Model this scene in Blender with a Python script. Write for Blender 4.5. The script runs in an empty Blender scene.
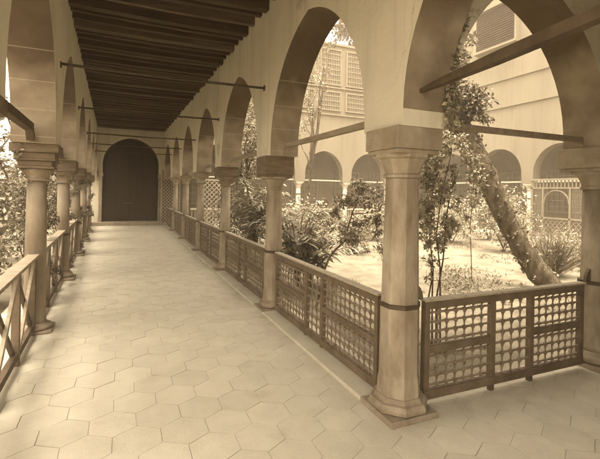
import bpy, math, random
from mathutils import Vector, Matrix
R = math.radians
random.seed(7)
scene = bpy.context.scene
C = scene.collection

# ------------------------------------------------------------------ camera
cam_d = bpy.data.cameras.new('camera')
cam = bpy.data.objects.new('camera', cam_d); C.objects.link(cam)
CAMP = Vector((-1.94, -2.53, 1.65)); YAW = R(-23.5); ROLL = R(1.1)
cam.matrix_world = Matrix.Translation(CAMP) @ Matrix.Rotation(YAW, 4, 'Z') @ Matrix.Rotation(R(90), 4, 'X') @ Matrix.Rotation(ROLL, 4, 'Z')
cam_d.sensor_width = 36; cam_d.lens = 24.6
cam_d.shift_x = 0.0; cam_d.shift_y = -0.0617
cam_d.clip_end = 500; cam_d.clip_start = 0.05
scene.camera = cam

# ------------------------------------------------------------------ world, sun, exposure
SUN_EL, SUN_AZ = 79, 222          # elevation, compass direction the sun stands in (clockwise from +Y)
w = bpy.data.worlds.new('World'); scene.world = w; w.use_nodes = True
nt = w.node_tree; nt.nodes.clear()
sky = nt.nodes.new('ShaderNodeTexSky'); sky.sky_type = 'NISHITA'; sky.sun_disc = False
sky.sun_elevation = R(SUN_EL); sky.sun_rotation = R(SUN_AZ); sky.dust_density = 3
bw = nt.nodes.new('ShaderNodeRGBToBW')
tint = nt.nodes.new('ShaderNodeMix'); tint.data_type = 'RGBA'; tint.blend_type = 'MULTIPLY'
tint.inputs[0].default_value = 1.0
tint.inputs[7].default_value = (1.0, 0.87, 0.715, 1)
bg = nt.nodes.new('ShaderNodeBackground'); bg.inputs[1].default_value = 0.15
wo = nt.nodes.new('ShaderNodeOutputWorld')
nt.links.new(sky.outputs[0], bw.inputs[0]); nt.links.new(bw.outputs[0], tint.inputs[6])
nt.links.new(tint.outputs[2], bg.inputs[0]); nt.links.new(bg.outputs[0], wo.inputs[0])
sd = bpy.data.lights.new('sun', 'SUN'); sd.energy = 0.6; sd.angle = R(38); sd.color = (1.0, 0.87, 0.715)
sun = bpy.data.objects.new('sun', sd); C.objects.link(sun)
az = R(SUN_AZ)
sv = Vector((math.sin(az)*math.cos(R(SUN_EL)), math.cos(az)*math.cos(R(SUN_EL)), math.sin(R(SUN_EL))))
sun.rotation_euler = sv.to_track_quat('Z', 'Y').to_euler()
scene.view_settings.view_transform = 'Standard'; scene.view_settings.look = 'None'
scene.view_settings.exposure = 3.42; scene.view_settings.gamma = 1.0
scene.view_settings.use_curve_mapping = False
scene.render.engine = 'CYCLES'
try:
    scene.cycles.max_bounces = 10; scene.cycles.diffuse_bounces = 8
except Exception: pass

# ------------------------------------------------------------------ materials
def mat(name, c1, c2=None, scale=4.0, rough=0.85, bump=0.3, bscale=40.0, detail=6, spots=None, stretch=None, hrand=0.0):
    m = bpy.data.materials.new(name); m.use_nodes = True
    t = m.node_tree; b = t.nodes['Principled BSDF']; L = t.links.new
    b.inputs['Roughness'].default_value = rough
    b.inputs['Specular IOR Level'].default_value = 0.25
    c2 = c2 or tuple(x*0.8 for x in c1)
    tc = t.nodes.new('ShaderNodeTexCoord')
    mp = t.nodes.new('ShaderNodeMapping'); L(tc.outputs['Object'], mp.inputs[0])
    if stretch: mp.inputs['Scale'].default_value = stretch
    n = t.nodes.new('ShaderNodeTexNoise'); n.inputs['Scale'].default_value = scale; n.inputs['Detail'].default_value = detail
    n.inputs['Roughness'].default_value = 0.65
    L(mp.outputs[0], n.inputs['Vector'])
    r = t.nodes.new('ShaderNodeValToRGB')
    r.color_ramp.elements[0].position = 0.35; r.color_ramp.elements[1].position = 0.66
    r.color_ramp.elements[0].color = (*c2, 1); r.color_ramp.elements[1].color = (*c1, 1)
    L(n.outputs['Fac'], r.inputs[0])
    col = r.outputs[0]
    if spots:
        n2 = t.nodes.new('ShaderNodeTexNoise'); n2.inputs['Scale'].default_value = spots[1]; n2.inputs['Detail'].default_value = 8
        L(mp.outputs[0], n2.inputs['Vector'])
        r2 = t.nodes.new('ShaderNodeValToRGB'); r2.color_ramp.elements[0].position = spots[2]; r2.color_ramp.elements[1].position = spots[2]+0.1
        L(n2.outputs['Fac'], r2.inputs[0])
        mx = t.nodes.new('ShaderNodeMix'); mx.data_type = 'RGBA'
        L(r2.outputs[0], mx.inputs[0]); L(col, mx.inputs[6]); mx.inputs[7].default_value = (*spots[0], 1)
        col = mx.outputs[2]
    if hrand:
        at = t.nodes.new('ShaderNodeAttribute'); at.attribute_name = 'tone'
        mr = t.nodes.new('ShaderNodeMapRange'); mr.inputs[3].default_value = 1-hrand; mr.inputs[4].default_value = 1+hrand
        L(at.outputs['Fac'], mr.inputs[0])
        hs = t.nodes.new('ShaderNodeHueSaturation'); L(mr.outputs[0], hs.inputs['Value']); L(col, hs.inputs['Color'])
        col = hs.outputs[0]
    L(col, b.inputs['Base Color'])
    n3 = t.nodes.new('ShaderNodeTexNoise'); n3.inputs['Scale'].default_value = bscale; n3.inputs['Detail'].default_value = 5
    L(mp.outputs[0], n3.inputs['Vector'])
    bp = t.nodes.new('ShaderNodeBump'); bp.inputs['Strength'].default_value = bump; bp.inputs['Distance'].default_value = 0.01
    L(n3.outputs['Fac'], bp.inputs['Height']); L(bp.outputs[0], b.inputs['Normal'])
    return m
def sep(v, k=0.0):
    # warm grey of albedo v; darker tones are browner, as in an albumen print
    g = 0.93 - 0.25*(1-min(v/0.5, 1)) - k; b = 0.73 - 0.34*(1-min(v/0.5, 1)) - k
    return (v, v*g, v*b)
M = {}
M['plaster'] = mat('plaster', sep(.72), sep(.62), 1.2, .9, .35, 25, spots=(sep(.45), 2.2, .66))
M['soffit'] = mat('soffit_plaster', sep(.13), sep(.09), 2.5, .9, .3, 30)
M['soffit_low'] = mat('soffit_plaster_pale', sep(.50), sep(.30), 2.5, .9, .3, 30)
M['facade'] = mat('facade_plaster', (.27,.24,.171), (.21,.184,.13), .6, .95, .3, 8, stretch=(1, 1, .25), spots=((.20,.17,.115), 1.3, .66))
M['floor'] = mat('floor_stone', sep(.55), sep(.48), 4.5, .75, .4, 70, detail=10, spots=(sep(.44), 2.6, .60), hrand=.045)
M['joint'] = mat('floor_joint', sep(.40), sep(.32), 6, .9, .2, 50)
M['ground'] = mat('garden_soil', (.24,.212,.152), (.14,.12,.083), 3.0, .95, 1.0, 10, spots=((.11,.09,.06), 1.6, .60))
M['marble'] = mat('column_marble', sep(.40), sep(.20), 5.0, .65, .5, 22, stretch=(1, 1, .35), spots=(sep(.26), 5, .66))
M['marble_left'] = mat('grey_marble', sep(.34), sep(.19), 3.5, .75, .3, 26, stretch=(1, 1, .4), spots=(sep(.15), 4, .62))
M['marble_old'] = mat('worn_marble', sep(.34), sep(.19), 5.0, .7, .3, 40, spots=(sep(.20), 8, .62))
M['impost'] = mat('impost_wood', sep(.20), sep(.13), 6, .7, .3, 20, stretch=(1, 1, 4))
M['impost_stone'] = mat('impost_stone', sep(.38), sep(.26), 5, .8, .3, 20, spots=(sep(.2), 4, .64))
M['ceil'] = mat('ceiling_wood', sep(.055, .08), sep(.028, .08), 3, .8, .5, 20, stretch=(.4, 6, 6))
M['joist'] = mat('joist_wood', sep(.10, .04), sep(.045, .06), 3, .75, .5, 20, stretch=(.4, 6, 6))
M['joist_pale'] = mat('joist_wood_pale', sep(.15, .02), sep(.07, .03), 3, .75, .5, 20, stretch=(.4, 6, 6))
M['wood'] = mat('railing_wood', sep(.17), sep(.10), 5, .65, .4, 30, stretch=(1, 1, 1))
M['spindle'] = mat('spindle_wood', sep(.24), sep(.14), 8, .65, .2, 30)
M['wood_pale'] = mat('weathered_wood', sep(.46), sep(.30), 6, .7, .4, 30, stretch=(4, .6, 4))
M['wood_mid'] = mat('grey_timber', sep(.36), sep(.24), 6, .7, .4, 30, stretch=(3, .6, 3))
M['wood_dark'] = mat('dark_wood', sep(.12), sep(.07), 5, .7, .4, 30)
M['door'] = mat('door_wood', sep(.045, .08), sep(.028, .08), 5, .6, .4, 20, stretch=(5, 5, .5))
M['iron'] = mat('iron', sep(.09), sep(.05), 10, .55, .2, 60)
M['bark'] = mat('bark', (.20,.165,.11), (.07,.052,.03), 9, .95, 1.0, 22, stretch=(1, 1, .3))
M['twig'] = mat('twig', sep(.16), sep(.09), 8, .9, .4, 30)
M['leaf'] = mat('leaf', (.28,.245,.17), (.14,.115,.075), 2.2, .5, .0, 30, hrand=.5)
M['leaf_pale'] = mat('leaf_pale', (.42,.38,.275), (.24,.21,.145), 2.2, .45, .0, 30, hrand=.45)
M['leaf_dark'] = mat('leaf_dark', (.22,.188,.13), (.10,.08,.05), 2.2, .5, .0, 30, hrand=.5)
M['white'] = mat('painted_wood', sep(.62), sep(.50), 5, .7, .2, 30)
M['slot'] = mat('shutter_wood', sep(.10), sep(.06), 5, .7, .3, 20)
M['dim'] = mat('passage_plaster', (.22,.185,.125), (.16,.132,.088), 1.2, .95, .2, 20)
def age(m, streak, crack, amt=.5):
    t = m.node_tree; b = t.nodes['Principled BSDF']; L = t.links.new
    old = b.inputs['Base Color'].links[0].from_socket
    tc = t.nodes.new('ShaderNodeTexCoord'); mp = t.nodes.new('ShaderNodeMapping'); mp.inputs['Scale'].default_value = (3.5, 3.5, .25); L(tc.outputs['Object'], mp.inputs[0])
    n = t.nodes.new('ShaderNodeTexNoise'); n.inputs['Scale'].default_value = 1.6; n.inputs['Detail'].default_value = 8; L(mp.outputs[0], n.inputs['Vector'])
    r = t.nodes.new('ShaderNodeMapRange'); r.inputs[1].default_value = .52; r.inputs[2].default_value = .75; r.inputs[4].default_value = amt; L(n.outputs['Fac'], r.inputs[0])
    mx = t.nodes.new('ShaderNodeMix'); mx.data_type = 'RGBA'; L(r.outputs[0], mx.inputs[0]); L(old, mx.inputs[6]); mx.inputs[7].default_value = (*streak, 1)
    nd = t.nodes.new('ShaderNodeTexNoise'); nd.inputs['Scale'].default_value = 2.5; nd.inputs['Detail'].default_value = 6; L(tc.outputs['Object'], nd.inputs['Vector'])
    ad = t.nodes.new('ShaderNodeVectorMath'); ad.operation = 'MULTIPLY_ADD'; L(nd.outputs['Color'], ad.inputs[0]); ad.inputs[1].default_value = (.6,.6,.6); L(tc.outputs['Object'], ad.inputs[2])
    v = t.nodes.new('ShaderNodeTexVoronoi'); v.feature = 'DISTANCE_TO_EDGE'; v.inputs['Scale'].default_value = .9; L(ad.outputs[0], v.inputs['Vector'])
    c = t.nodes.new('ShaderNodeMapRange'); c.inputs[1].default_value = 0; c.inputs[2].default_value = .006; c.inputs[3].default_value = .55; c.inputs[4].default_value = 0; L(v.outputs['Distance'], c.inputs[0])
    g_ = t.nodes.new('ShaderNodeTexNoise'); g_.inputs['Scale'].default_value = .8; L(tc.outputs['Object'], g_.inputs['Vector'])
    gr = t.nodes.new('ShaderNodeMapRange'); gr.inputs[1].default_value = .5; gr.inputs[2].default_value = .6; L(g_.outputs['Fac'], gr.inputs[0])
    mu = t.nodes.new('ShaderNodeMath'); mu.operation = 'MULTIPLY'; L(c.outputs[0], mu.inputs[0]); L(gr.outputs[0], mu.inputs[1])
    m2 = t.nodes.new('ShaderNodeMix'); m2.data_type = 'RGBA'; L(mu.outputs[0], m2.inputs[0]); L(mx.outputs[2], m2.inputs[6]); m2.inputs[7].default_value = (*crack, 1)
    L(m2.outputs[2], b.inputs['Base Color'])
M['bark'].node_tree.nodes['Bump'].inputs['Distance'].default_value = .05
age(M['plaster'], sep(.40), sep(.25), .45); age(M['facade'], (.17,.14,.09), (.13,.10,.06), .6)
age(M['marble_left'], sep(.14), sep(.10), .7); age(M['marble'], sep(.17), sep(.10), .8); age(M['marble_old'], sep(.13), sep(.08), .6); age(M['impost_stone'], sep(.17), sep(.12), .6)
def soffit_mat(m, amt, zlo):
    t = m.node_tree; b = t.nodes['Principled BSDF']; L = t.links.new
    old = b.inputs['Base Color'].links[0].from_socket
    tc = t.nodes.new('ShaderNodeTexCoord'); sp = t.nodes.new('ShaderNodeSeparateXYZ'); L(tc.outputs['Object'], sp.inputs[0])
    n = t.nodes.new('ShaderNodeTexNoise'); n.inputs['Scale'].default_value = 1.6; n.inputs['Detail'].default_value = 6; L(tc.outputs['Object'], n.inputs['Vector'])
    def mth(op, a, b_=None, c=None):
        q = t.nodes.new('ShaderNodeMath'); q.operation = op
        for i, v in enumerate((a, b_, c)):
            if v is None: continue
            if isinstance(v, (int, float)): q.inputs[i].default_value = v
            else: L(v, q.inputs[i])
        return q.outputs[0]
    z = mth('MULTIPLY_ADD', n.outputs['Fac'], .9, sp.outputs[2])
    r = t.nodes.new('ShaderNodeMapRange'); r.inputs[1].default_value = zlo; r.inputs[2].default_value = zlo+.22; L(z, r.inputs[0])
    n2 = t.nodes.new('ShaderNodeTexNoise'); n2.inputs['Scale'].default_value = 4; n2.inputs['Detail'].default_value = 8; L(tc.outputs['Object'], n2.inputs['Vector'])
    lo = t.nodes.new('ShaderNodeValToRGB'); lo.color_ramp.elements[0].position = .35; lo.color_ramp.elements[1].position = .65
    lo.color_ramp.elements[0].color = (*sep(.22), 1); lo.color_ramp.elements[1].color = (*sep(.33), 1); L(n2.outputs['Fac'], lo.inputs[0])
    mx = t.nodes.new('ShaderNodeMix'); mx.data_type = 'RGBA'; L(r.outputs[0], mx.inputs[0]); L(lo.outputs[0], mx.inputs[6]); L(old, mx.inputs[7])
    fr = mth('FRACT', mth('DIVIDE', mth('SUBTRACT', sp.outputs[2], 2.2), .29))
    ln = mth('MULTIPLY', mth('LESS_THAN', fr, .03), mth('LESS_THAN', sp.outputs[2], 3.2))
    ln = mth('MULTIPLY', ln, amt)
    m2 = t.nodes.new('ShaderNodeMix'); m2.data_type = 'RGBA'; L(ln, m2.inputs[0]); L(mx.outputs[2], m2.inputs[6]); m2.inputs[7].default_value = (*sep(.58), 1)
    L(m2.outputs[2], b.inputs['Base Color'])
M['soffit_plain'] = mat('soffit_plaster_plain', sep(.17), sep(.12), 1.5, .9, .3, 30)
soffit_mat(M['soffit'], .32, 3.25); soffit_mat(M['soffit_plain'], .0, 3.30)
for k in ('leaf', 'leaf_pale', 'leaf_dark'):
    b = M[k].node_tree.nodes['Principled BSDF']
    b.inputs['Transmission Weight'].default_value = 0

# ------------------------------------------------------------------ mesh builder
class MB:
    def __init__(s): s.v = []; s.f = []; s.m = []; s.tone = []; s.smooth = []
    def add(s, vs, fs, mi=0, tone=0.5, smooth=False):
        o = len(s.v); s.v.extend([tuple(v) for v in vs])
        for f in fs:
            s.f.append(tuple(i+o for i in f)); s.m.append(mi); s.tone.append(tone); s.smooth.append(smooth)
    def box(s, a, b, mi=0):
        x0, y0, z0 = (min(a[i], b[i]) for i in range(3)); x1, y1, z1 = (max(a[i], b[i]) for i in range(3))
        vs = [(x0,y0,z0),(x1,y0,z0),(x1,y1,z0),(x0,y1,z0),(x0,y0,z1),(x1,y0,z1),(x1,y1,z1),(x0,y1,z1)]
        s.add(vs, [(0,3,2,1),(4,5,6,7),(0,1,5,4),(1,2,6,5),(2,3,7,6),(3,0,4,7)], mi)
    def bar(s, p, q, w, h, mi=0, up=Vector((0,0,1))):
        p = Vector(p); q = Vector(q); d = (q-p).normalized()
        if abs(d.dot(up)) > .98: up = Vector((0,1,0))
        sx = d.cross(up).normalized()*w/2; sz = sx.cross(d).normalized()*h/2
        vs = []
        for c in (p, q): vs += [c-sx-sz, c+sx-sz, c+sx+sz, c-sx+sz]
        s.add(vs, [(0,3,2,1),(4,5,6,7),(0,1,5,4),(1,2,6,5),(2,3,7,6),(3,0,4,7)], mi)
    def tube(s, pts, rads, n=8, mi=0, smooth=True, ph=0.0, wob=0.0):
        pts = [Vector(p) for p in pts]
        if not isinstance(rads, (list, tuple)): rads = [rads]*len(pts)
        vs = []; fs = []
        for i, p in enumerate(pts):
            d = (pts[min(i+1, len(pts)-1)]-pts[max(i-1, 0)]).normalized()
            ref = Vector((0,1,0)) if abs(d.z) > .7 else Vector((0,0,1))
            a = d.cross(ref).normalized(); b = d.cross(a).normalized()
            for k in range(n):
                t = 2*math.pi*k/n+ph; rr = rads[i]*(1+random.uniform(-wob, wob))
                vs.append(p+a*math.cos(t)*rr+b*math.sin(t)*rr)
        for i in range(len(pts)-1):
            for k in range(n):
                k2 = (k+1) % n
                fs.append((i*n+k, i*n+k2, (i+1)*n+k2, (i+1)*n+k))
        s.add(vs, fs, mi, smooth=smooth)
        e = len(pts)-1
        s.add([vs[k] for k in range(n)], [tuple(range(n))[::-1]], mi)
        s.add([vs[e*n+k] for k in range(n)], [tuple(range(n))], mi)
    def lathe(s, x, y, prof, n=24, mi=0, smooth=True, rot=0.0):
        vs = []; fs = []
        for r, z in prof:
            for k in range(n):
                t = 2*math.pi*k/n+rot; vs.append((x+r*math.cos(t), y+r*math.sin(t), z))
        for i in range(len(prof)-1):
            for k in range(n):
                k2 = (k+1) % n; fs.append((i*n+k, i*n+k2, (i+1)*n+k2, (i+1)*n+k))
        fs.append(tuple(range(n))[::-1]); fs.append(tuple((len(prof)-1)*n+k for k in range(n)))
        s.add(vs, fs, mi, smooth=smooth)
    def leaf(s, p, d, nrm, L, W, mi=0, tone=0.5):
        p = Vector(p); sx = d.cross(nrm).normalized()*W/2; nn = sx.cross(d).normalized()
        s.add([p, p+d*L*.45+sx+nn*W*.15, p+d*L, p+d*L*.45-sx+nn*W*.15], [(0,1,2),(0,2,3)], mi, tone)
    def build(s, name, mats, parent=None, bevel=0.0):
        me = bpy.data.meshes.new(name)
        me.from_pydata(s.v, [], s.f)
        if not isinstance(mats, (list, tuple)): mats = [mats]
        for m in mats: me.materials.append(m)
        me.polygons.foreach_set('material_index', s.m)
        me.polygons.foreach_set('use_smooth', s.smooth)
        at = me.attributes.new('tone', 'FLOAT', 'FACE'); at.data.foreach_set('value', s.tone)
        me.update()
        o = bpy.data.objects.new(name, me); C.objects.link(o)
        if parent: o.parent = parent
        if bevel:
            bv = o.modifiers.new('bevel', 'BEVEL'); bv.width = bevel; bv.segments = 2; bv.limit_method = 'ANGLE'; bv.angle_limit = R(50)
        return o
def rdir():
    while True:
        v = Vector((random.uniform(-1,1), random.uniform(-1,1), random.uniform(-1,1)))
        if .05 < v.length < 1: return v.normalized()
def tag(o, label=None, cat=None, group=None, kind=None):
    if label: o['label'] = label
    if cat: o['category'] = cat
    if group: o['group'] = group
    if kind: o['kind'] = kind
    return o
def thing(name, label, cat, loc=(0,0,0), rz=0.0, group=None):
    o = bpy.data.objects.new(name, None); C.objects.link(o); o.location = loc; o.rotation_euler = (0,0,rz)
    return tag(o, label, cat, group)
def copy_tree(o, parent=None):
    kids = [c for c in bpy.data.objects if c.parent == o]
    c = o.copy(); C.objects.link(c); c.parent = parent
    for k in kids: copy_tree(k, c)
    return c
# pixel (600x459 photo) at depth Z along the view axis -> world x, y, z
def at(px, py, Z):
    u = px-300; v = py-192.5
    cr, sr = math.cos(ROLL), math.sin(ROLL)
    u2 = u*cr+v*sr; v2 = -u*sr+v*cr
    r = u2/410*Z; f = Z
    cy, sy = math.cos(-YAW), math.sin(-YAW)
    return Vector((CAMP.x+r*cy+f*sy, CAMP.y-r*sy+f*cy, CAMP.z-v2/410*Z))

# ------------------------------------------------------------------ ground and floor
m = MB(); m.add([(-90,-90,-.12),(90,-90,-.12),(90,90,-.12),(-90,90,-.12)], [(0,1,2,3)])
# gently uneven garden soil sheet over the plain
tag(m.build('ground', M['ground']), kind='structure')
m = MB(); NX, NY = 60, 72; x0, x1, y0, y1 = .42, 13.4, .42, 15.9
for j in range(NY+1):
    for i in range(NX+1):
        x = x0+(x1-x0)*i/NX; y = y0+(y1-y0)*j/NY
        z = -.09+.025*math.sin(x*1.3+y*.7)+.02*math.sin(y*2.1-x*.4)+random.uniform(-.012,.012)
        m.v.append((x, y, z))
for j in range(NY):
    for i in range(NX):
        a = j*(NX+1)+i; m.f.append((a, a+1, a+NX+2, a+NX+1)); m.m.append(0); m.tone.append(.5); m.smooth.append(True)
tag(m.build('garden_soil', M['ground']), kind='structure')

m = MB()
m.box((-3.35,-3.2,-.3), (.40,17.9,-.003)); m.box((.4005,-3.2,-.3), (9.0,.40,-.003))
tag(m.build('floor_bed', M['joint']), kind='structure')
m = MB(); a = .175; g = .0019
def hexes(xa, xb, ya, yb, skip=None):
    dx = a*math.sqrt(3); dy = a*1.5; j = 0; y = ya
    while y < yb:
        x = xa+(dx/2 if j % 2 else 0)
        while x < xb:
            if not skip or not skip(x, y):
                zt = random.uniform(-.0015,.0015); tl = random.uniform(-.002,.002)
                top = []; bot = []
                for k in range(6):
                    t = math.pi/6+k*math.pi/3
                    ag = a-g-abs(random.gauss(0,.0012)); px = x+ag*math.cos(t)+random.uniform(-.001,.001); py = y+ag*math.sin(t)+random.uniform(-.001,.001)
                    px = min(px, xb0) ; 
                    top.append((px, py, zt+tl*math.cos(t))); bot.append((px, py, -.0029))
                m.add(top+bot, [tuple(range(6))]+[(k, k+6, (k+1)%6+6, (k+1)%6) for k in range(6)], 0, random.random())
            x += dx
        y += dy; j += 1
xb0 = 9.0
hexes(-3.18, 8.8, -3.05, 17.75, lambda x, y: x > .30 and y > .28)
tag(m.build('floor', M['floor']), kind='structure')

# ------------------------------------------------------------------ arcade walls
def arcz(x, wd, rise):
    Rr = (wd*wd+rise*rise)/(2*wd); x = abs(x)
    return math.sqrt(max(Rr*Rr-(x+Rr-wd)**2, 0))
def arch_wall(name, o, d, s0, s1, ops, zb, ztop, th0, th1, zs, rise, mats, seg=14, zsoff=2.75):
    """wall along unit d from origin o; openings (a, b); thickness from th0 to th1 along the left normal"""
    d = Vector((d[0], d[1], 0)).normalized(); nrm = Vector((-d.y, d.x, 0)); o = Vector((o[0], o[1], 0))
    prof = [(s0, zb)] if ops[0][0] > s0+1e-4 else []
    for a_, b_ in ops:
        c = (a_+b_)/2; wd = (b_-a_)/2
        rs = rise
        if a_ > s0+1e-4: prof.append((a_, zb))
        prof.append((a_, zs))
        for k in range(1, 2*seg):
            t = k/seg-1
            x = math.sin(t*math.pi/2)*wd if False else t*wd
            # denser at the jambs
            x = (abs(t)**.75)*wd*(1 if t > 0 else -1)
            x = -wd*math.cos(math.pi*k/(2*seg))
            prof.append((c+x, zs+arcz(x, wd, rs)))
        prof.append((b_, zs))
        if b_ < s1-1e-4: prof.append((b_, zb))
    if abs(prof[-1][0]-s1) > 1e-4: prof.append((s1, zb))
    mb = MB()
    def P(s_, z, t): return tuple(o+d*s_+nrm*t+Vector((0,0,z)))
    for (sa, za), (sb, zb_) in zip(prof, prof[1:]):
        if sb-sa > 1e-5:
            mb.add([P(sa,za,th0),P(sb,zb_,th0),P(sb,ztop,th0),P(sa,ztop,th0)], [(3,2,1,0)] if th0 > th1 else [(0,1,2,3)], 0)
            mb.add([P(sa,za,th1),P(sb,zb_,th1),P(sb,ztop,th1),P(sa,ztop,th1)], [(0,1,2,3)] if th0 > th1 else [(3,2,1,0)], 0)
            mb.add([P(sa,ztop,th0),P(sb,ztop,th0),P(sb,ztop,th1),P(sa,ztop,th1)], [(0,1,2,3)], 0)
        flat = abs(za-zb_) < 1e-6
        zz = (za+zb_)/2
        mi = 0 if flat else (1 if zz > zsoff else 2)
        mb.add([P(sa,za,th0),P(sb,zb_,th0),P(sb,zb_,th1),P(sa,za,th1)], [(3,2,1,0)], mi)
    for s_, z_ in (prof[0], prof[-1]):
        mb.add([P(s_,z_,th0),P(s_,z_,th1),P(s_,ztop,th1),P(s_,ztop,th0)], [(0,1,2,3)], 0)
    return mb
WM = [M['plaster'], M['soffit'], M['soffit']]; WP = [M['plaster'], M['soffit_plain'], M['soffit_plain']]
ZS, RISE, ZTOP, ZB = 2.22, 1.40, 4.62, 2.14
CY = [.04, 2.95, 5.9, 8.85, 11.7, 14.6]
ops = []
for i in range(5): ops.append((CY[i]+.30, CY[i+1]-.30))
ops.append((14.9, 17.55))
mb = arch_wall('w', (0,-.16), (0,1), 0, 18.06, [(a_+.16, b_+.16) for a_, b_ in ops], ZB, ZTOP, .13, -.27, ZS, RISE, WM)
def lines_on_soffits(mb, axis, ops, t0, t1, off=0.0, face=-1):
    pass
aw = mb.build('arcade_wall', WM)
tag(aw, 'pale plastered arcade wall with six pointed arches along the right of the corridor', 'wall')
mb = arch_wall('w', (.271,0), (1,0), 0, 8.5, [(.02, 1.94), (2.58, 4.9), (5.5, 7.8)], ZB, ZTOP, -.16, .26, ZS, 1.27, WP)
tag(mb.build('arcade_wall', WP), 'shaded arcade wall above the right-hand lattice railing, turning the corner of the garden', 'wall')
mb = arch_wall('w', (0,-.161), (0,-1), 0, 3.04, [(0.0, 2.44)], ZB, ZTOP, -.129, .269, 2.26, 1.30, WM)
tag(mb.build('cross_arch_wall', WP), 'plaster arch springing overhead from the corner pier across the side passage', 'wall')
# left arcade (slightly splayed)
LX = lambda y: -2.77-.0226*y
LYs = [0.03, 3.02, 5.98, 8.9, 11.8, 14.7]
ld = Vector((-.0226, 1, 0)).normalized()
lops = [(LYs[i]+.30, LYs[i+1]-.30) for i in range(5)]+[(15.0, 17.6)]
lops = [(-2.7, -.27)]+lops
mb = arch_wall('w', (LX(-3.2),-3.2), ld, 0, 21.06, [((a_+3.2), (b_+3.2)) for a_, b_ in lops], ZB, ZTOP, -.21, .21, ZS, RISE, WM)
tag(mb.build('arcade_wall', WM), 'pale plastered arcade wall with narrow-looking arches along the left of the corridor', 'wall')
# thin joint lines across soffits
# ------------------------------------------------------------------ end wall with dark doorway
ew = thing('end_wall', 'plaster end wall of the corridor with a tall dark pointed doorway', 'wall', (-1.55, 17.9, 0))
mb = arch_wall('w', (-3.6,17.9), (1,0), 0, 3.95, [(.85, 3.25)], 0.0, 5.0, 0, .5, 2.75, 1.24, WM, seg=18)
def rel(mb, ox, oy):
    mb.v = [(x-ox, y-oy, z) for x, y, z in mb.v]; return mb
rel(mb, -1.55, 17.9).build('wall', [M['plaster'], M['dim'], M['dim']], ew)
mb = MB()                                             # arch moulding
pts = []
for k in range(0, 31):
    x = -1.30*math.cos(math.pi*k/30); pts.append((x, -.005, 2.75+arcz(x, 1.30, 1.35)))
pts = [(-1.30,-.005,2.3)]+pts+[(1.30,-.005,2.3)]
mb.tube(pts, .022, 6); mb.build('moulding', M['plaster'], ew)
mb = MB()
for sx in (-1, 1):
    x = sx*1.27
    mb.box((x-.07,-.10,.15), (x+.07,.0,2.2)); mb.box((x-.11,-.14,2.2), (x+.11,.0,2.38)); mb.box((x-.10,-.13,0), (x+.10,.0,.15))
mb.build('pilaster', M['impost_stone'], ew, bevel=.01)
mb = MB(); mb.box((-1.75,-.30,0), (1.42,.49,.16)); mb.build('threshold_step', M['impost_stone'], ew, bevel=.015)
dr = MB()
for sx in (0, 1):
    xa = -1.19+sx*1.195; xb = xa+1.185
    dr.box((xa,.40,.16), (xb,.45,4.02)); 
    if sx == 0: dr.box((-1.22,.4505,.16), (1.22,.49,4.05))
    for zz in (.3, 1.35, 2.4):
        for q in (0, 1):
            dr.box((xa+.08+q*.55,.375,zz), (xa+.53+q*.55,.40,zz+.92))
do = dr.build('door', M['door'], ew, bevel=.01)
mb = MB(); mb.box((-.35,.34,.98), (.10,.374,1.01)); mb.box((-.33,.35,1.0),(-.30,.38,1.06)); mb.build('door_bar', M['wood'], do)
# unseen wall behind the viewer, its extent set to darken the -Y faces
mb = MB(); mb.box((-.4,-3.7,-.1), (9.2,-3.2,4.62)); tag(mb.build('unseen_shade_wall', M['dim']), 'unseen plain wall behind the viewer, its extent set to shade the side passage', 'wall')

# ------------------------------------------------------------------ ceiling
ce = thing('timber_ceiling', 'dark brown timber ceiling of close joists over the corridor', 'ceiling', (-1.4, 0, 4.15))
zc = lambda y: 4.13+.014*y
mb = MB()
def slab(y0, y1, xa, xb, t0, t1):
    mb.add([(xa+1.4,y0,zc(y0)+t0-4.15),(xb+1.4,y0,zc(y0)+t0-4.15),(xb+1.4,y1,zc(y1)+t0-4.15),(xa+1.4,y1,zc(y1)+t0-4.15),
            (xa+1.4,y0,zc(y0)+t1-4.15),(xb+1.4,y0,zc(y0)+t1-4.15),(xb+1.4,y1,zc(y1)+t1-4.15),(xa+1.4,y1,zc(y1)+t1-4.15)],
           [(0,3,2,1),(4,5,6,7),(0,1,5,4),(1,2,6,5),(2,3,7,6),(3,0,4,7)])
slab(-3.19, 17.89, -2.95, -.131, .13, .17)
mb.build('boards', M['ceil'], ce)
y = -3.0; k = 0
while y < 17.7:
    mb = MB(); wj = random.uniform(.07,.105); dz = random.uniform(-.012,.012)
    big = (k % 3 == 0)
    if big: wj += .05; dz -= .03
    xl = LX(y)+.21; tw = random.uniform(-.02,.02)
    n = 8; vs = []; 
    for i in range(n+1):
        x = xl-.02+( -.128-xl+.02)*i/n + 1.4
        yy = y+tw*(i/n-.5); sag = -.018*math.sin(math.pi*i/n)+random.uniform(-.004,.004)
        z0 = zc(y)+dz+sag-4.15
        vs += [(x,yy-wj/2,z0),(x,yy+wj/2,z0+random.uniform(-.004,.004)),(x,yy+wj/2,zc(y)+.128-4.15),(x,yy-wj/2,zc(y)+.128-4.15)]
    fs = []
    for i in range(n):
        b0 = i*4; b1 = b0+4
        for q in range(4):
            fs.append((b0+q, b1+q, b1+(q+1)%4, b0+(q+1)%4))
    fs += [(0,1,2,3), (n*4+3,n*4+2,n*4+1,n*4)]
    mb.add(vs, fs)
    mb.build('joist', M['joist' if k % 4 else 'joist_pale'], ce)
    y += random.uniform(.27,.37); k += 1
ce2 = thing('timber_ceiling', 'dark timber ceiling over the side passage, beyond the corner pier', 'ceiling', (4.5, -1.6, 4.2))
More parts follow.
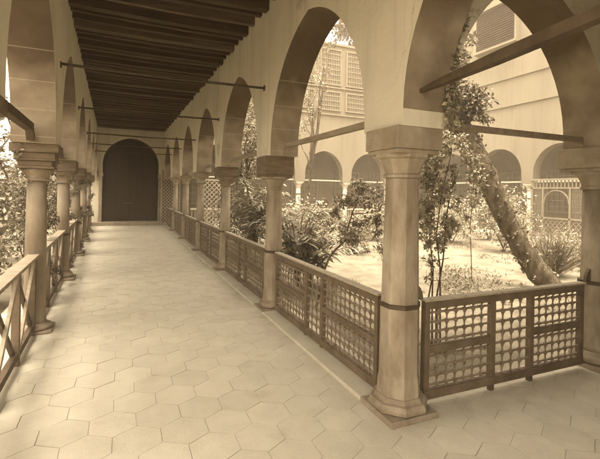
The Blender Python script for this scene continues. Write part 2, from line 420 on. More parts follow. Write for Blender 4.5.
mb = MB(); mb.box((-4.22,-1.58,.08), (4.5,1.43,.12)); mb.build('boards', M['ceil'], ce2)
for i in range(20):
    mb = MB(); mb.box((-4.0+i*.42,-1.58,-.05), (-3.9+i*.42,1.43,.079)); mb.build('joist', M['joist'], ce2)
mb = MB()
mb.box((-3.5,-3.7,4.63), (.75,18.4,4.85)); mb.box((.7505,-3.7,4.63), (9.2,.75,4.85))
tag(mb.build('roof_slab', M['dim']), 'flat plastered roof over the garden arcades', 'roof')

# ------------------------------------------------------------------ columns
def col(name, x, y, label, kind, top=ZB, rs=.115, imp=.2, ah=.17, zrail=.83, m_sh='marble', m_ab='impost_stone', half=False, group=None, sc=1.0):
    t = thing(name, label, 'column', (x, y, 0), 0, group)
    n = 8 if kind == 'oct' else 24
    rot = math.pi/8 if kind == 'oct' else 0
    sm = kind != 'oct'
    k = 1/math.cos(math.pi/8) if kind == 'oct' else 1
    b = MB(); b.box((-.21*sc,-.21*sc,0), (.21*sc,.21*sc,.045)); b.build('plinth', M['marble_old'], t, bevel=.008)
    b = MB(); rb = rs*1.36
    b.lathe(0,0,[(rb*1.18*k,.046),(rb*1.30*k,.06),(rb*1.32*k,.085),(rb*1.22*k,.115),(rb*1.08*k,.12),(rb*1.05*k,.14),(rb*1.0*k,.15)], n, smooth=sm, rot=rot)
    b.build('base', M['marble_old'], t)
    zc0 = top-ah
    b = MB()
    if kind == 'oct':
        b.lathe(0,0,[(rb*k*.97,.151),(rb*k*.93,.26),(rs*1.2*k,.30),(rs*1.18*k,zrail-.02)], n, smooth=sm, rot=rot)
        b.lathe(0,0,[(rs*1.14*k,zrail+.002),(rs*k,zc0-.19)], n, smooth=sm, rot=rot)
    else:
        b.lathe(0,0,[(rs*1.22,.151),(rs*1.12,.19),(rs*1.06,.5),(rs*1.03,1.0),(rs*.96,zc0-.19)], n, smooth=sm, rot=rot)
    b.build('shaft', M[m_sh], t)
    b = MB(); b.lathe(0,0,[(rs*1.21*k,zrail-.03),(rs*1.24*k,zrail-.028),(rs*1.24*k,zrail+.002),(rs*1.21*k,zrail+.004)], n, smooth=False, rot=rot)
    b.build('iron_strap', M['iron'], t)
    b = MB(); q = imp*.98
    b.lathe(0,0,[(rs*1.0*k,zc0-.189),(rs*1.16*k,zc0-.185),(rs*1.18*k,zc0-.165),(rs*1.05*k,zc0-.155),(rs*1.12*k,zc0-.12),(rs*1.38*k,zc0-.05),(q*.92*k,zc0-.035),(q*.94*k,zc0-.012)], n, smooth=False if kind == 'oct' else True, rot=rot)
    if kind == 'leaf':                                # carved leaves round the bell
        for r_ in range(2):
            for i in range(8):
                a_ = (i+.5*r_)*math.pi/4; zz = zc0-.15+r_*.06
                p = Vector((math.cos(a_)*rs*1.05, math.sin(a_)*rs*1.05, zz)); o_ = Vector((math.cos(a_), math.sin(a_), 0))
                sd_ = Vector((-math.sin(a_), math.cos(a_), 0))
                b.add([p-sd_*.035, p+sd_*.035, p+o_*.05+sd_*.03+Vector((0,0,.06)), p+o_*.085+Vector((0,0,.05)), p+o_*.05-sd_*.03+Vector((0,0,.06))], [(0,1,2,3,4)])
    b.build('capital', M['marble_old'] if kind == 'leaf' else M[m_sh], t)
    b = MB()
    b.box((-imp*.93,-imp*.93,zc0-.013), (imp*.93,imp*.93,zc0+.02)); b.box((-imp,-imp,zc0+.0201), (imp,imp,top-.001))
    b.build('abacus', M[m_ab], t, bevel=.006)
    return t
col('marble_column', .03, .04, 'large octagonal marble column at the garden corner, nearest to the viewer', 'oct', rs=.118, imp=.205, ah=.18)
col('marble_column', .04, 2.93, 'octagonal column with a deep dark impost block, second along the right railing', 'oct', rs=.098, imp=.21, ah=.27, m_ab='impost')
rl = ['column with dark box impost over a carved leafy capital, third along the right railing',
      'slim pale column with rounded capital, fourth along the right railing',
      'slim pale column, fifth along the right railing, one before the last',
      'last slim column of the right railing, beside the trellis and the end wall']
for i in range(2, 6):
    col('marble_column', .04, CY[i], rl[i-2], 'leaf' if i == 2 else 'round', rs=.1, imp=.21 if i < 4 else .19, ah=.2 if i == 2 else .1, m_ab='impost' if i == 2 else 'impost_stone')
col('marble_column', 2.42, .05, 'shaded column at the right edge, ending the front lattice railing', 'round', rs=.12, imp=.24, ah=.22)
col('marble_column', 5.5, .05, 'column of the side passage standing outside the right edge', 'round', rs=.12, imp=.2, ah=.22)
ll = ['column at the left just beside the viewer', 'thick round column with stacked mouldings, nearest on the left', 'second round column on the left, carrying a dark impost block',
      'third column on the left, wrapped in leaves', 'fourth column on the left, half hidden by climbing leaves', 'last column on the left, by the dark doorway']
def stacked(x, y, label):
    t = thing('marble_column', label, 'column', (x, y, 0), R(1.3))
    b = MB(); b.box((-.19,-.19,0), (.19,.19,.03)); b.build('plinth', M['marble_old'], t, bevel=.008)
    b = MB(); b.lathe(0,0,[(.17,.031),(.185,.045),(.18,.07),(.15,.085),(.13,.10)], 28); b.build('base', M['marble_old'], t)
    b = MB(); b.lathe(0,0,[(.125,.101),(.112,.14),(.11,.8),(.105,1.2),(.098,1.72)], 28); b.build('shaft', M['marble_left'], t)
    b = MB(); b.lathe(0,0,[(.098,1.721),(.13,1.725),(.135,1.745),(.115,1.755),(.12,1.79),(.15,1.83),(.165,1.86)], 28); b.build('capital', M['marble_old'], t)
    b = MB()
    for (h0, h1, s_) in ((1.861,1.89,.185), (1.8905,1.95,.165), (1.9505,1.975,.20), (1.9755,2.04,.195), (2.0405,2.139,.235)):
        b.box((-s_,-s_,h0), (s_,s_,h1))
    b.build('abacus', M['impost'], t, bevel=.006)
for i, y in enumerate(LYs):
    if i < 2: stacked(LX(y), y, ll[i])
    else: col('marble_column', LX(y), y, ll[i], 'round', rs=.10, imp=.21, ah=.22, m_ab='impost', m_sh='marble_left')

# ------------------------------------------------------------------ lattice railings
def lattice(b, x0, x1, z0, z1, nc, nr, rs=.010, short=False):
    dx = (x1-x0)/nc
    zs = []
    if short:
        tot = (nr-2)+2*.45; dz = (z1-z0)/tot; zs = [z0+dz*.45+i*dz for i in range(nr-1)]
    else:
        dz = (z1-z0)/nr; zs = [z0+dz*(i+1) for i in range(nr-1)]
    lim = [z0]+zs+[z1]
    for i in range(1, nc):
        x = x0+dx*i
        prof = [(rs*.9, z0)]
        for za, zb in zip(lim, lim[1:]):
            h = zb-za
            prof += [(rs*1.15, za+h*.08), (rs*.72, za+h*.14), (rs*.62, za+h*.35), (rs*.72, za+h*.55), (rs*1.05, za+h*.72), (rs*1.7, za+h*.86), (rs*1.9, za+h*.93)]
        prof.append((rs*.9, z1))
        b.lathe(x, 0, prof, 7, smooth=True)
        for z in zs: b.box((x-rs*1.25,-rs*1.25,z-rs*1.0), (x+rs*1.25,rs*1.25,z+rs*1.0))
    for z in zs:
        b.bar((x0,0,z), (x1,0,z), rs*1.5, rs*1.35)
def railing(L, cw, zt=.83, pitch=.089, zb=.05):
    """empty at start of run, run along local +x; cw = (start, end) of the centre panel"""
    t = thing('lattice_railing', '', 'railing')
    fr = MB(); s = .05
    fr.box((0,-.026,zt-.075), (L,.026,zt-.012)); fr.build('top_rail', M['wood'], t, bevel=.003)
    fr = MB(); fr.box((-.012,-.036,zt-.0115), (L+.012,.036,zt+.006)); fr.build('rail_cap', M['wood_pale'], t, bevel=.003)
    fr = MB(); fr.box((0,-.026,zb), (L,.026,zb+.07)); fr.build('bottom_rail', M['wood'], t, bevel=.003)
    for x in (0, cw[0]-s/2, cw[1]-s/2, L-s):
        fr = MB(); fr.box((x,-.024,zb+.0705), (x+s,.024,zt-.0755)); fr.build('stile', M['wood'], t, bevel=.002)
    for xa, xb in ((s, cw[0]-s/2), (cw[1]+s/2, L-s)):
        zm = (zb+.07+zt-.075)/2
        fr = MB(); fr.box((xa+.0005,-.022,zm-.028), (xb-.0005,.022,zm+.028)); fr.build('middle_rail', M['wood'], t, bevel=.002)
        for za, zz in ((zb+.07, zm-.028), (zm+.028, zt-.075)):
            b = MB(); lattice(b, xa, xb, za, zz, max(3, round((xb-xa)/pitch)), 5, .0105, True)
            b.build('lattice_panel', M['spindle'], t)
    b = MB(); lattice(b, cw[0]+s/2, cw[1]-s/2, zb+.07, zt-.075, max(3, round((cw[1]-cw[0]-s)/.11)), 7, .0115)
    b.build('lattice_panel', M['spindle'], t)
    for x in (cw[0], cw[1]):
        b = MB(); b.box((x-.02,-.02,0), (x+.02,.02,zb-.0005)); b.build('foot', M['wood_dark'], t)
    return t
rg = 'lattice railings between the columns'
r0 = railing(2.40, (1.02, 1.42))
labs = ['lattice railing running back from the corner column to the second column',
        'lattice railing between the second and third columns of the right arcade',
        'lattice railing between the third and fourth columns of the right arcade',
        'lattice railing between the fourth and fifth columns of the right arcade',
        'lattice railing between the fifth and last columns of the right arcade',
        'lattice railing from the last right column to the end wall']
for i in range(6):
    o = r0 if i == 0 else copy_tree(r0)
    y0 = CY[i]+.245; L = (CY[i+1] if i < 5 else 17.6)-.24-y0
    o.location = (.02, y0, 0); o.rotation_euler = (0,0,R(90)); o.scale = (L/2.40, 1, 1)
    tag(o, labs[i], 'railing', rg)
o = railing(1.93, (.735, 1.21)); o.location = (.24, .02, 0)
tag(o, 'front lattice railing right of the corner column, seen face on with sunlit garden behind', 'railing', rg)
o = railing(2.4, (1.0, 1.4)); o.location = (2.9, .02, 0)
tag(o, 'lattice railing of the side passage beyond the right edge', 'railing', rg)
m = MB(); m.box((-.17,.2,-.005), (.24,17.7,.032)); tag(m.build('kerb', M['floor'], bevel=.008), kind='structure')
# small round brackets where rail meets column
def bracket(x, y, rz, label):
    b = MB(); pts = [(0,0),( .075,0)]
    prof = [(0,0),(.07,0),(.062,.05),(.04,.09),(.015,.115),(0,.12)]
    n = len(prof); vs = [(x_, -.014, z) for x_, z in prof]+[(x_, .014, z) for x_, z in prof]
    b.add(vs, [tuple(range(n)), tuple(range(2*n-1, n-1, -1))]+[(i, i+n, (i+1)%n+n, (i+1)%n) for i in range(n)])
    o = b.build('wooden_ear', M['wood']); o.location = (x, y, .837); o.rotation_euler = (0,0,rz)
    tag(o, label, 'bracket')
bracket(.165, .03, 0, 'rounded wooden ear on the front railing against the corner column')
bracket(2.295, .03, R(180), 'rounded wooden ear on the front railing against the right edge column')

# left cross braced railings
def xrail(L, cells=3, zt=.90):
    t = thing('cross_braced_railing', '', 'railing')
    b = MB(); b.box((0,-.06,zt-.035), (L,.06,zt)); b.build('top_rail', M['wood_mid'], t, bevel=.004)
    b = MB(); b.bar((0,0,.09), (L,0,.09), .05, .07); b.build('bottom_rail', M['wood_dark'], t)
    cw = L/cells
    for i in range(cells+1):
        x = min(max(i*cw, .035), L-.035)
        b = MB(); b.box((x-.033,-.033,0), (x+.033,.033,zt-.0355)); b.build('post', M['wood_dark'] if i % 2 else M['wood'], t, bevel=.004)
    for i in range(cells):
        xa = i*cw+.05; xb = (i+1)*cw-.05
        b = MB(); b.bar((xa,-.016,.13), (xb,-.016,zt-.06), .028, .055); b.build('brace', M['wood_mid'], t)
        b = MB(); b.bar((xa,.016,zt-.06), (xb,.016,.13), .028, .055); b.build('brace', M['wood_dark'], t)
    return t
x0r = xrail(2.66); lg = 'cross braced railings of the left arcade'
labs = ['cross braced wooden railing in the nearest left bay, cut by the picture edge', 'cross braced wooden railing between the first and second left columns',
        'cross braced wooden railing between the second and third left columns', 'cross braced wooden railing between the third and fourth left columns',
        'cross braced wooden railing between the fourth and fifth left columns', 'cross braced wooden railing just before the dark doorway']
for i in range(6):
    o = x0r if i == 0 else copy_tree(x0r)
    y0 = LYs[i]+.14; y1 = (LYs[i+1] if i < 5 else 17.8)-.14
    o.location = (LX(y0), y0, 0); o.rotation_euler = (0,0,R(91.3)); o.scale = ((y1-y0)/2.66,1,1)
    tag(o, labs[i], 'railing', lg)

# ------------------------------------------------------------------ tie beams and rods
def beam(p, q, w, label, z=2.27, hook=.1, cat='beam', mt='wood'):
    p = Vector((*p, z)); q = Vector((*q, z)); d = (q-p).normalized(); b = MB()
    b.bar(p+d*hook, q-d*hook, w, w)
    b.bar(p+d*.02-Vector((0,0,.115)), p+d*(hook+.015)+Vector((0,0,.0)), w*.9, w*.9)
    b.bar(q-d*.02-Vector((0,0,.115)), q-d*(hook+.015), w*.9, w*.9)
    tag(b.build('tie_beam', M[mt]), label, cat)
bl = ['timber tie beam just above the capitals between the corner column and the second column', 'timber tie beam between second and third columns of the right arcade',
      'timber tie beam between third and fourth columns of the right arcade', 'timber tie beam between fourth and fifth columns of the right arcade',
      'timber tie beam between fifth and last columns of the right arcade']
for i in range(5):
    beam((.07, CY[i]+.285), (.07, CY[i+1]-.305), .055, bl[i], mt='wood_mid')
beam((.2, .08), (2.30, .08), .05, 'timber tie beam across the front arch right of the corner column', z=2.22, mt='wood_mid')
bl = ['dark timber tie beam at the left edge, in the nearest left bay', 'timber tie beam between the first and second left columns', 'timber tie beam between the second and third left columns',
      'timber tie beam between the third and fourth left columns', 'timber tie beam between the fourth and fifth left columns']
for i in range(5):
    ya = LYs[i]+.305; yb = LYs[i+1]-.305; beam((LX(ya)-.02, ya), (LX(yb)-.02, yb), .08, bl[i], z=2.29, mt='wood_dark')
b = MB()
P0 = [(-.162,.026,2.395),(-.35,.045,2.41),(-.8,.060,2.44),(-1.6,.062,2.495),(-2.60,.06,2.56)]
for (ya, ha, za), (yb, hb, zb_) in zip(P0, P0[1:]):
    vs = [(.02+sx*h_/2*1.05, y_, z_+sz*h_/2) for (y_, h_, z_) in ((ya,ha,za),(yb,hb,zb_)) for sx, sz in ((-1,-1),(1,-1),(1,1),(-1,1))]
    b.add(vs, [(0,1,5,4),(1,2,6,5),(2,3,7,6),(3,0,4,7)])
b.add([(.02+sx*.035, -2.60, 2.56+sz*.035) for sx, sz in ((-1,-1),(1,-1),(1,1),(-1,1))], [(0,1,2,3)])
tag(b.build('tie_beam', M['wood_dark']), 'heavy slanting tie beam running overhead from the corner pier in front of the right arch', 'beam')
rlabs = ['first and lowest-slanting iron rod across the corridor, at the second right column', 'second iron rod across the corridor', 'third iron rod across the corridor', 'fourth iron rod across the corridor', 'farthest iron rod, crossing in front of the dark doorway']
for i, y in enumerate(CY[1:]):
    b = MB(); z = 3.10+.02*i-(.12 if i >= 2 else 0)
    b.tube([(LX(y)+.209, y+.08, z+.01), (-1.4, y+.04, z-.012), (-.129, y, z)], .017, 8)
    for x in (LX(y)+.215, -.135): b.tube([(x-.006, y+(.08 if x < -1 else 0), z), (x+.006, y+(.08 if x < -1 else 0), z)], .04, 10)
    tag(b.build('tie_rod', M['iron']), 'iron tie rod across the corridor, '+['nearest of the five, above the second right column', 'second of the five counted from the viewer', 'middle one of the five', 'fourth of the five, near the end wall', 'farthest of the five, low before the dark doorway'][i], 'tie rod', 'iron tie rods across the corridor')

# ------------------------------------------------------------------ trellis panels at the far end
def trellis(x0, x1, y, z0, z1, label, p=.17, back=False):
    t = thing('trellis_panel', label, 'trellis', (x0, y, 0))
    W = x1-x0; b = MB()
    for (xa, za, xb, zb) in ((0,z0,.05,z1), (W-.05,z0,W,z1), (.0505,z0,W-.0505,z0+.05), (.0505,z1-.05,W-.0505,z1)):
        b.box((xa,-.02,za), (xb,.02,zb))
    b.build('frame', M['wood_pale'], t)
    b = MB(); H = z1-z0
    for sgn in (1, -1):
        c = -H
        while c < W+H:
            pts = []
            # line x = c + sgn-dependent * (z)
            if sgn > 0: xa, za, xb, zb = c, 0, c+H, H
            else: xa, za, xb, zb = c+H, 0, c, H
            lo = max(0, min(xa, xb)); hi = min(W, max(xa, xb))
            if hi-lo > .02:
                def zat(x): return (x-xa)/(xb-xa)*H
                b.bar((lo,-.006*sgn,z0+zat(lo)), (hi,-.006*sgn,z0+zat(hi)), .01, .028)
            c += p*1.2
    b.build('lattice', M['wood_pale'], t)
    if back: b = MB(); b.box((.02,.022,z0), (W-.02,.04,z1)); b.build('backing', M['slot'], t)
trellis(-.26, .62, 17.70, .05, 2.6, 'diagonal trellis screen against the end wall, right of the dark doorway', p=.13, back=True)
trellis(1.25, 2.35, 15.6, .0, 2.15, 'diagonal trellis screen standing in the garden, seen between the third and fourth right columns')
trellis(2.5, 4.2, 15.75, -.1, 1.3, 'low diagonal trellis fence at the back of the garden')

# ------------------------------------------------------------------ ranges across the garden
FM = [M['facade'], M['dim'], M['dim']]
nc = [.75, 3.5, 6.15, 8.82, 11.45, 13.4]
nr_ = thing('north_range', 'two storey pale range at the back of the garden, screened windows above its arches', 'building', (7, 16.2, 0))
mb = arch_wall('w', (0.35,16.1), (1,0), 0, 13.3, [(nc[i]-.35+.27, nc[i+1]-.35-.27) for i in range(5)], 2.2, 5.55, 0, .42, 2.62, 1.16, FM)
rel(mb, 7, 16.2).build('arcade', FM, nr_)
mb = MB(); mb.box((.35-7,-.1,5.551), (16-7,.4,9.35)); mb.build('wall', M['facade'], nr_)
mb = MB(); mb.box((.35-7,2.2,-.1), (17-7,2.5,5.5)); mb.build('back_wall', M['dim'], nr_)
mb = MB(); mb.box((.35-7,.4,4.4), (16-7,2.2,4.5)); mb.build('passage_ceiling', M['ceil'], nr_)
for z in (5.62, 7.0, 9.2):
    mb = MB(); mb.box((.35-7,-.19,z), (13.5-7,-.101,z+.07)); mb.build('string_course', M['facade'], nr_)
def screen_win(parent, x0, x1, z0, z1, yf, nx, nz, axis='x'):
    def B(b, a, c):
        if axis == 'x': b.box(a, c)
        else: b.box((a[1], -a[0], a[2]), (c[1], -c[0], c[2]))
    b = MB(); f = .07
    B(b, (x0,yf-.10,z0), (x0+f,yf,z1)); B(b, (x1-f,yf-.10,z0), (x1,yf,z1)); B(b, (x0+f,yf-.10,z0), (x1-f,yf,z0+f)); B(b, (x0+f,yf-.10,z1-f), (x1-f,yf,z1))
    w_ = b.build('window', M['facade'], parent)
    b = MB(); B(b, (x0+f,yf-.02,z0+f), (x1-f,yf-.005,z1-f)); b.build('pane', M['dim'], w_)
    b = MB()
    for i in range(1, nx):
        x = x0+(x1-x0)*i/nx; B(b, (x-.02,yf-.07,z0+f), (x+.02,yf-.03,z1-f))
    for i in range(1, nz):
        z = z0+(z1-z0)*i/nz; B(b, (x0+f,yf-.08,z-.025), (x1-f,yf-.025,z+.025))
    b.build('lattice', M['facade'], w_)
for x0 in (4.1, 5.6, 7.1, 8.6, 10.1, 11.6):
    ww = 1.25
    screen_win(nr_, x0-7, x0-7+ww, 5.85, 6.85, -.1, 12, 4)
    screen_win(nr_, x0-7, x0-7+ww, 7.15, 9.0, -.1, 12, 7)
# east range, along x = 13.7
er = thing('east_range', 'tall pale range closing the right of the garden, plain wall with one louvred window', 'building', (13.7, 9.5, 0))
ecol = [.8, 3.7, 6.65, 9.5, 12.4, 15.2]
mb = arch_wall('w', (13.7,-3), (0,1), 0, 19.0, [(ecol[i]+3+.27, ecol[i+1]+3-.27) for i in range(5)], 2.2, 5.55, 0, -.42, 2.62, 1.16, FM)
rel(mb, 13.7, 9.5).build('arcade', FM, er)
mb = MB(); mb.box((0,-12.5,5.551), (.4,6.4,11.6)); mb.build('wall', M['facade'], er)
mb = MB(); mb.box((2.6,-12.5,-.1), (2.9,9,5.5)); mb.build('back_wall', M['dim'], er)
mb = MB(); mb.box((.43,-12.5,4.4), (2.6,6.4,4.5)); mb.build('passage_ceiling', M['ceil'], er)
for z in (5.62, 6.85):
    mb = MB(); mb.box((-.07,-12.5,z), (-.001,6.55,z+.05)); mb.build('string_course', M['facade'], er)
for y_ in (-5.8, -2.8, .1, 3.0, 5.8):
    screen_win(er, -y_-.8, -y_+.8, .95, 2.9, 2.6, 6, 7, 'y')
for x_ in (-5.2, -2.3, .4, 3.1, 5.4):
    screen_win(nr_, x_-.8, x_+.8, .95, 2.9, 2.2, 6, 7)
# louvred window: y 9.9..12.3, z 8.3..10.2, in building coordinates
b = MB(); b.box((-.30,.45,8.35), (-.001,2.75,8.45)); b.box((-.30,.45,10.25), (-.001,2.75,10.33)); b.box((-.25,.45,8.4505), (-.001,.55,10.2495)); b.box((-.25,2.65,8.4505), (-.001,2.75,10.2495))
wn = b.build('window', M['facade'], er)
b = MB()
for i in range(17):
    z = 8.5+i*.103; b.bar((-.18,.551,z), (-.18,2.649,z), .09, .02, up=Vector((.6,0,1)))
b.box((-.10,.551,8.4505), (-.09,2.649,10.2495))
b.build('louvre', M['joist'], wn)
fc = [(x, 16.31, 'n') for x in nc[1:5]]+[(13.91, y, 'e') for y in ecol[1:]]
flabs = ['slim white column of the far arcade, farthest left behind the fan-leaved shrubs', 'slim white column of the far arcade, behind the second right column',
         'slim white column of the back arcade, in view left of the corner column', 'slim white column of the back arcade, hidden just behind the corner column',
         'white column of the east arcade beyond the right edge', 'white column of the east arcade, at the right edge beyond the white garden screen', 'pale column of the east arcade between leaning trunk and white garden screen',
         'pale column of the east arcade behind the leaning trunk', 'pale column at the far inner corner of the garden']
for (x, y, s_), lb in zip(fc, flabs):
    col('marble_column', x, y, lb, 'round', top=2.2, rs=.12, imp=.2, ah=.09, m_sh='white', m_ab='white', zrail=1.6)
# pale tie bars of the far arcades
for i in range(5):
    b = MB(); b.box((nc[i]+.2,16.28,2.26), (nc[i+1]-.2,16.34,2.32))
    tag(b.build('tie_beam', M['white']), 'thin white tie bar across arch %s of the back arcade' % ['one, nearest the corridor', 'two from the corridor', 'in the middle', 'left of the corner column', 'nearest the far inner corner'][i], 'beam', 'white tie bars of the far arcades')
    b = MB(); b.box((13.88,ecol[i]+.2,2.26), (13.94,ecol[i+1]-.2,2.32))
    tag(b.build('tie_beam', M['white']), 'thin white tie bar of the east arcade, %s' % ['outside the right edge', 'second bay from the front', 'over the white garden screen', 'behind the leaning trunk', 'nearest the far inner corner'][i], 'beam', 'white tie bars of the far arcades')
# low parapets under the far arches
def parapet(p, q, label):
    t = thing('balustrade', label, 'railing', (*p, 0)); d = Vector((q[0]-p[0], q[1]-p[1], 0)); L = d.length; t.rotation_euler = (0,0,math.atan2(d.y, d.x))
    b = MB(); b.box((0,-.05,.78), (L,.05,.85)); b.build('top_rail', M['white'], t)
    b = MB(); b.box((0,-.04,0), (L,.04,.12)); b.build('bottom_rail', M['white'], t)
    b = MB(); n = int(L/.13)
    for i in range(n):
        x = (i+.5)*L/n; b.box((x-.018,-.015,.12), (x+.018,.015,.78))
    b.build('bars', M['wood_pale'], t)
for i in range(5):
    parapet((nc[i]+.15, 16.3), (nc[i+1]-.15, 16.3), 'low pale balustrade in %s bay of the back arcade' % ['the first', 'the second', 'the middle', 'the fourth', 'the last'][i])
    if i != 2: parapet((13.9, ecol[i]+.15), (13.9, ecol[i+1]-.15), 'low pale balustrade in %s bay of the east arcade' % ['the frontmost', 'the second', '', 'the trunk-hidden', 'the farthest'][i])
# floors of the far passages
m = MB(); m.box((.42,15.92,-.3), (16.3,18.4,0)); m.box((13.42,-3,-.3), (16.3,15.915,0)); tag(m.build('passage_floor', M['floor']), kind='structure')

# white garden screen (in the east arcade bay)
sc = thing('garden_screen', 'pale wooden screen with slotted frieze and round arched opening in the right far arcade bay', 'screen', (13.45, 8.0, 0))
def YB(b, y0, y1, z0, z1, x0=-.03, x1=.03): b.box((x0,y0,z0), (x1,y1,z1))
b = MB(); YB(b,-1.15,1.15,2.30,2.38,-.06,.06); YB(b,-1.10,1.10,1.98,2.04); YB(b,-1.1,-1.02,-.1,2.299); YB(b,1.02,1.1,-.1,2.299); YB(b,-.52,-.46,-.1,1.979); YB(b,.56,.62,-.1,1.979); YB(b,-1.019,1.019,.80,.86)
b.build('frame', M['facade'], sc)
b = MB()
for i in range(15):
    y = -1.0+i*2.0/14; YB(b, y-.022, y+.022, 2.041, 2.299, -.015, .015)
b.build('frieze', M['facade'], sc)
b = MB(); N = 16
for i in range(N):
    a0 = math.pi*i/N; a1 = math.pi*(i+1)/N
    b.bar((0,.05+.50*math.cos(a0),1.42+.5*math.sin(a0)), (0,.05+.50*math.cos(a1),1.42+.5*math.sin(a1)), .04, .05, up=Vector((1,0,0)))
b.build('arch', M['facade'], sc)
b = MB()
for i in range(12):
    y = -1.0+i*.18
    for sgn in (1, -1): b.bar((.005*sgn, y-.3, .45-.35*sgn), (.005*sgn, y+.3, .45+.35*sgn), .01, .03)
b.build('lattice', M['facade'], sc)
for ya, yb in ((-1.019,-.521), (.621,1.019)):
    b = MB(); n = int((yb-ya)/.06)
    for i in range(1, n): YB(b, ya+i*.06, ya+.015+i*.06, .861, 1.979, -.008, .002)
    for z in (1.1, 1.4, 1.7): YB(b, ya, yb, z, z+.015, .0, .01)
    b.build('side_lattice', M['facade'], sc)

# left garden enclosure
mb = MB(); mb.box((-11.5,-6,-.1), (-11.1,22,3.6)); tag(mb.build('garden_wall', M['facade']), 'pale wall at the far side of the left garden', 'wall')

# ------------------------------------------------------------------ vegetation
def branch_pts(p, q, n=8, w=.05):
    p = Vector(p); q = Vector(q); L = (q-p).length; off = Vector((0,0,0)); out = []
    for i in range(n+1):
        t = i/n
        if 0 < i < n: off += Vector((random.uniform(-w,w), random.uniform(-w,w), random.uniform(-w,w)))*L*.5
        out.append(p.lerp(q, t)+off*math.sin(math.pi*t))
    return out
def leaves(b, c, r, n, L=.09, W=.05, droop=.3, tone=(0,1), flat=1.0):
    if L < .2: n = int(n*1.9); L *= .72; W *= .62
    """clumped leaves in an ellipsoid"""
    c = Vector(c); r = Vector(r)
    nk = max(3, n//28); ks = [c+Vector((rd.x*r.x, rd.y*r.y, rd.z*r.z))*random.uniform(.25,1) for rd in (rdir() for _ in range(nk))]
    cr = min(r)*.33
    for i in range(n):
        k = random.choice(ks); d = rdir(); p = k+Vector((d.x, d.y, d.z*flat))*cr*random.random()**.5*1.5
        dd = (rdir()+Vector((0,0,-droop))).normalized(); s = random.uniform(.6,1.25)
        b.leaf(p, dd, (rdir()+Vector((0,0,.8))).normalized(), L*s, W*s, 0, random.uniform(*tone))
def shrub(label, base, h, rad, n, L, W, leafm='leaf', name='leafy_shrub', cat='shrub', group=None, stems=5):
    t = thing(name, label, cat, base, 0, group)
    b = MB()
    for i in range(stems):
        a_ = random.uniform(0, 6.28); q = Vector((math.cos(a_)*rad*.7, math.sin(a_)*rad*.7, h*random.uniform(.6,.95)))
        pts = branch_pts((random.uniform(-.05,.05), random.uniform(-.05,.05), -.03), q, 6, .12)
        b.tube(pts, [.018*(1-.75*k/len(pts)) for k in range(len(pts))], 5)
    b.build('stems', M['twig'], t)
    b = MB(); leaves(b, (0,0,h*.58), (rad,rad,h*.46), n, L, W); b.build('foliage', M[leafm], t)
    return t
def strap_plant(label, base, h, n, name='strap_leaved_plant', leafm='leaf_pale', Wd=.09, spread=.8, group=None):
    """tall arching blades, each with its midrib fold and torn leaflets"""
    t = thing(name, label, 'plant', base, 0, group); b = MB(); st = MB()
    for i in range(n):
        a_ = random.uniform(0, 6.28); o_ = Vector((math.cos(a_), math.sin(a_), 0)); sd_ = Vector((-o_.y, o_.x, 0))
        hh = h*random.uniform(.55,1.05); sp = spread*random.uniform(.4,1.1); K = 12; pts = []
        for k in range(K+1):
            t_ = k/K; pts.append(o_*(sp*t_**1.6)+Vector((0,0,hh*(1.35*t_-.55*t_*t_*t_))))
        st.tube(pts, [.012*(1-.8*k/K) for k in range(K+1)], 4)
        for k in range(3, K+1):
            for q in (-1, 1):
                for rep in range(2):
                    d = (sd_*q*.9+o_*.35+Vector((0,0,random.uniform(-.55,.1)))).normalized()
                    b.leaf(pts[k]+(pts[k]-pts[k-1])*random.random(), d, Vector((0,0,1)), Wd*2.6*random.uniform(.7,1.2)*(1-.35*k/K), Wd*.42, 0, random.random())
    st.build('stalks', M['twig'], t); b.build('fronds', M[leafm], t)
    return t
G = -.1
def gp(px, Z):                                           # ground point under pixel column px at depth Z
    p = at(px, 200, Z); return (p.x, p.y, G)
strap_plant('arching palm-like plant behind the railing just right of the second right column', gp(299, 7.1), 1.9, 28, spread=.75, Wd=.11, group='palm-like plants in the garden')
strap_plant('bushy palm-like plant seen between the second and third right columns', gp(256, 10), 2.5, 34, spread=1.0, Wd=.14, group='palm-like plants in the garden')
strap_plant('low palm-like plant in the open garden left of the curved sapling', gp(311, 7.4), 1.35, 20, spread=.8, Wd=.12, leafm='leaf_pale', group='palm-like plants in the garden')
shrub('loose spreading shrub before the back arcade, seen just right of the second right column', gp(322, 15.5), 1.25, 1.1, 1700, .13, .08, 'leaf')
shrub('rounded shrub before the back arcade, directly left of the corner column', gp(372, 15.5), 1.2, 1.0, 1600, .13, .08, 'leaf_pale')
shrub('small shrub at the foot of the palm-like plant by the second right column', gp(272, 8.4), .7, .5, 700, .10, .055, 'leaf_pale')
shrub('broad rounded shrub in the garden seen between third and second right columns', gp(244, 11.5), 1.9, .9, 2600, .12, .06, 'leaf')
shrub('leafy shrub behind the palm-like plant, before the back arcade', gp(303, 13), 1.45, .8, 1900, .12, .07, 'leaf_pale')
shrub('middle-distance shrub just left of the corner column', gp(352, 12), 1.0, .6, 1300, .12, .06, 'leaf')
